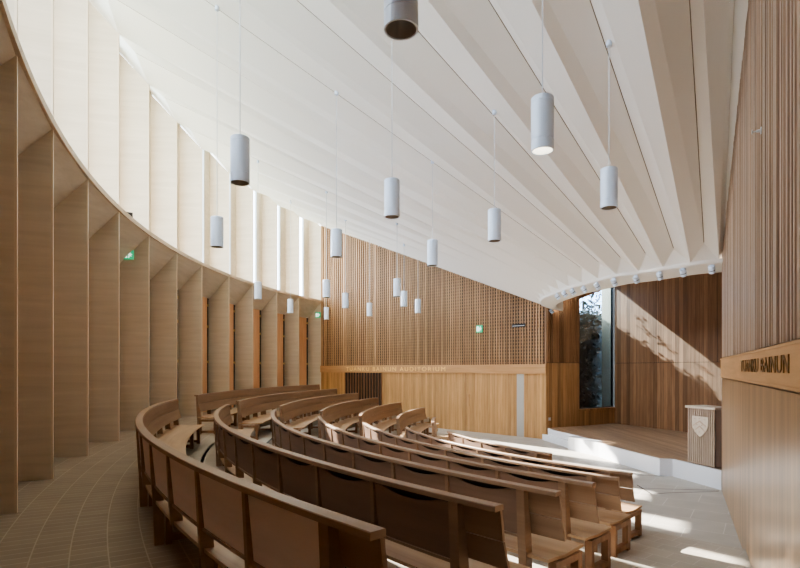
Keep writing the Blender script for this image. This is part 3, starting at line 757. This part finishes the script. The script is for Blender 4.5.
# ---------------------------------------------------------------- exit signs and small fittings
def exit_sign(loc, rz, w, h, label):
    """faces local -y"""
    e = empty('exit_sign', loc, rz, label=label, cat='exit sign', group='green running man exit signs')
    m = MB(); m.box(-w/2, w/2, -.03, .0, -h/2, h/2); m.build('sign_box', M['green'], e)
    m = MB(); y = -.033
    def q(*p): m.quad([(a*w, y, b*h) for a, b in p])
    q((-.42,-.34),(-.10,-.34),(-.10,.34),(-.42,.34))                   # door
    q((.12,.16),(.22,.16),(.22,.32),(.12,.32)); q((.02,-.06),(.20,-.02),(.24,.14),(.06,.10)); q((.0,-.36),(.08,-.36),(.16,-.04),(.06,-.04)); q((.14,-.1),(.3,-.2),(.34,-.14),(.18,0)); q((.2,.04),(.38,.0),(.38,.06),(.22,.12)); q((-.06,.02),(.08,.06),(.08,.12),(-.06,.08))
    m.build('running_man', M['sign_white'], e); return e
# on the eighth fin
def fin_face(k, f, z, off=.03):
    t = TIP[k]; d = (root(k)-t).normalized(); n = Vector((d.y, -d.x, 0))
    if n.y > 0: n = -n
    return t + d*f + n*off + Vector((0,0,z)), math.atan2(-n.x*-1, n.y*-1)
def sign_on_fin(k, px, py, lab, s=1):
    t = TIP[k]; d = (root(k)-t).normalized(); q = (px-400)/F
    f = (q*t.y - t.x)/(d.x - q*d.y); p = t + d*f; n = Vector((d.y, -d.x, 0)); n = -n if n.y > 0 else n
    p = p + n*.02; z = EYE + (369-py)/F*p.y
    rz = math.atan2(n.y, n.x) + math.pi/2
    exit_sign((p.x, p.y, z), rz, .24*s, .22*s, lab)
sign_on_fin(4, 129, 255, 'green exit sign high on a pale fin of the curved wall')
sign_on_fin(11, 318.5, 315, 'green exit sign on the last pale fin beside the slatted wall', 1.2)
s = s_of_px(480.5); p = FL(s); zc = EYE+(369-329)/F*p.y
exit_sign((p.x+FWN.x*.05, p.y+FWN.y*.05, zc), rzf, .26, .26, 'green exit sign fixed to the slatted far wall')
# black floodlight on the ledge
p = at(128, 213, 11.9); e = empty('ledge_floodlight', (p.x, p.y, HL+.04), .6, label='small black floodlight resting on the curved ledge', cat='floodlight')
m = MB(); m.box(-.09,.09,-.06,.06,.03,.15); m.build('lamp_head', M['black'], e)
m = MB(); m.box(-.02,.02,-.10,.10,.0,.03); m.box(-.02,.02,.06,.12,.0,.10); m.build('bracket', M['black'], e)
m = MB(); m.tube((-.3,.25,.012),(-.02,.08,.012),.012); m.build('cord', M['black'], e)
# sensor on the right wall
s = rw_s(764); p = RW0+RWD*s; z = EYE+(369-130)/F*p.y
e = empty('wall_sprinkler', (p.x+RWN.x*.02, p.y+RWN.y*.02, z), 0, label='small chrome sprinkler head high on the right hand wall', cat='sprinkler')
A = RWN.to_track_quat('Z', 'Y').to_matrix()
m = MB(); m.lathe((0,0,0), [(.035,0),(.033,.008),(.014,.012),(.012,.04)], 16, axis=A); m.build('rosette', M['steel'], e)
m = MB(); m.lathe((0,0,0), [(.006,.04),(.006,.07),(.022,.072),(.022,.078)], 12, axis=A); m.build('deflector', M['steel'], e)
# socket
A_ = RC[0]; p = A_ + (WA-A_)*.09; dd = (WA-A_).normalized(); nn = Vector((dd.y, -dd.x, 0))
p2 = p+nn*.005; z = EYE-(419-369)/F*p.y
e = empty('wall_socket', (p2.x, p2.y, z), math.atan2(dd.y, dd.x), label='small square metal socket plate low on the oak wall above the step', cat='socket')
m = MB(); m.box(-.05,.05,-.012,.0,-.05,.05); m.build('plate', M['steel'], e)
m = MB(); m.box(-.02,.02,-.016,-.012,-.012,.02); m.build('switch', M['white'], e)

# ---------------------------------------------------------------- outdoors
m = MB(); m.quad([(-60,-40,-1.2),(70,-40,-1.2),(70,90,-1.2),(-60,90,-1.2)]); o = m.build('ground', M['grass']); o['kind'] = 'structure'
def leaves(mb, c, rad, n, size):
    for _ in range(n):
        d = Vector((random.gauss(0,1), random.gauss(0,1), random.gauss(0,1))).normalized()*random.random()**.4
        p = Vector(c) + Vector((d.x*rad[0], d.y*rad[1], d.z*rad[2])); a = Vector((random.gauss(0,1), random.gauss(0,1), random.gauss(0,1))).normalized()
        b = a.orthogonal().normalized(); s1 = size*(.6+random.random()*.8)
        mb.quad([p-a*s1, p+b*s1*.5, p+a*s1, p-b*s1*.5])
wn = Vector((-wd.y, wd.x, 0));
if wn.y < 0: wn = -wn
HEDGE = .62
hc = (WA+WB)/2 + wn*HEDGE
m = MB(); Lh = 4.75
hp = MB(); rh = math.atan2(wd.y, wd.x)
for i in range(5200):
    s = random.uniform(-Lh/2, Lh/2-1.12); t = random.random()*.5; z = random.uniform(-1.2, EYE+2.12)
    a = Vector((random.gauss(0,1), random.gauss(0,1), random.gauss(0,1))).normalized(); b = a.orthogonal().normalized(); q = .05+random.random()*.05
    p = Vector((s, t, z)); hp.quad([p-a*q, p+b*q*.6, p+a*q, p-b*q*.6])
hp.box(-Lh/2, Lh/2-1.14, .1, .4, -1.2, EYE+2.0)
ho = hp.build('clipped_hedge', M['leaf']); ho.location = hc; ho.rotation_euler = (0,0,rh); tag(ho, 'tall dark clipped hedge outside the stage window', 'hedge')
for i, (tx, ty, H) in enumerate([(8.6,25.0,4.9)]):
    p = Vector((tx, ty, 0)); e = empty('garden_tree', (p.x, p.y, -1.2), 0, label='loose leafy tree standing in the garden outside the stage window', cat='tree')
    m = MB(); m.lathe((0,0,0), [(.18,0),(.12,2.5),(.06,H+1)], 10); m.build('trunk', M['bark'], e)
    m = MB()
    for _ in range(26):
        c = (random.gauss(0,1.0), random.gauss(0,1.0), H+1.0+random.gauss(0,1.1)); leaves(m, c, (.55,.55,.45), 45, .11)
    m.build('crown', M['leaf'], e)

p = hc - wd*.9 + wn*.9; e = empty('garden_tree', (p.x, p.y, -1.2), 0, label='slender leafy tree growing right behind the clipped hedge', cat='tree')
m = MB(); m.lathe((0,0,0), [(.05,0),(.03,2.5),(.02,5.0)], 8); m.build('trunk', M['bark'], e)
m = MB()
for j in range(30):
    a = random.uniform(0, 1.0); q = wd*(a*1.3-.1) + Vector((0,0,1))*(EYE+1.2+2.25+random.gauss(0,.28)+.5*a) + wn*random.gauss(0,.15)
    leaves(m, q, (.12,.12,.10), 16, .04)
m.build('crown', M['leaf'], e)

# ---------------------------------------------------------------- light
w = bpy.data.worlds.new('sky'); sc.world = w; w.use_nodes = True; nt = w.node_tree; bg = nt.nodes['Background']
bg.inputs[0].default_value = (.80,.90,1.0,1); bg.inputs[1].default_value = 7.0
SUN = Vector((.66,-.75,-.61)).normalized()
sl = bpy.data.lights.new('sun', 'SUN'); sl.energy = 28; sl.angle = math.radians(.5); sl.color = (1,.93,.82)
so_ = bpy.data.objects.new('sun', sl); so_.rotation_euler = SUN.to_track_quat('-Z', 'Y').to_euler(); so_.location = (-10,30,20); link(so_)

# ---------------------------------------------------------------- camera
cam = bpy.data.cameras.new('camera'); co = bpy.data.objects.new('camera', cam); link(co)
co.location = (0, 0, EYE); co.rotation_euler = (math.pi/2, 0, 0)
cam.sensor_width = 36; cam.lens = 36*F/800; cam.shift_y = (369-284)/800; cam.clip_start = .02
sc.camera = co
sc.view_settings.view_transform = 'AgX'; sc.view_settings.look = 'AgX - Medium High Contrast'; sc.view_settings.exposure = 0.7
sc.cycles.max_bounces = 12; sc.cycles.diffuse_bounces = 8; sc.cycles.transparent_max_bounces = 12
sc.cycles.use_denoising = True
sc.cycles.sample_clamp_indirect = 8
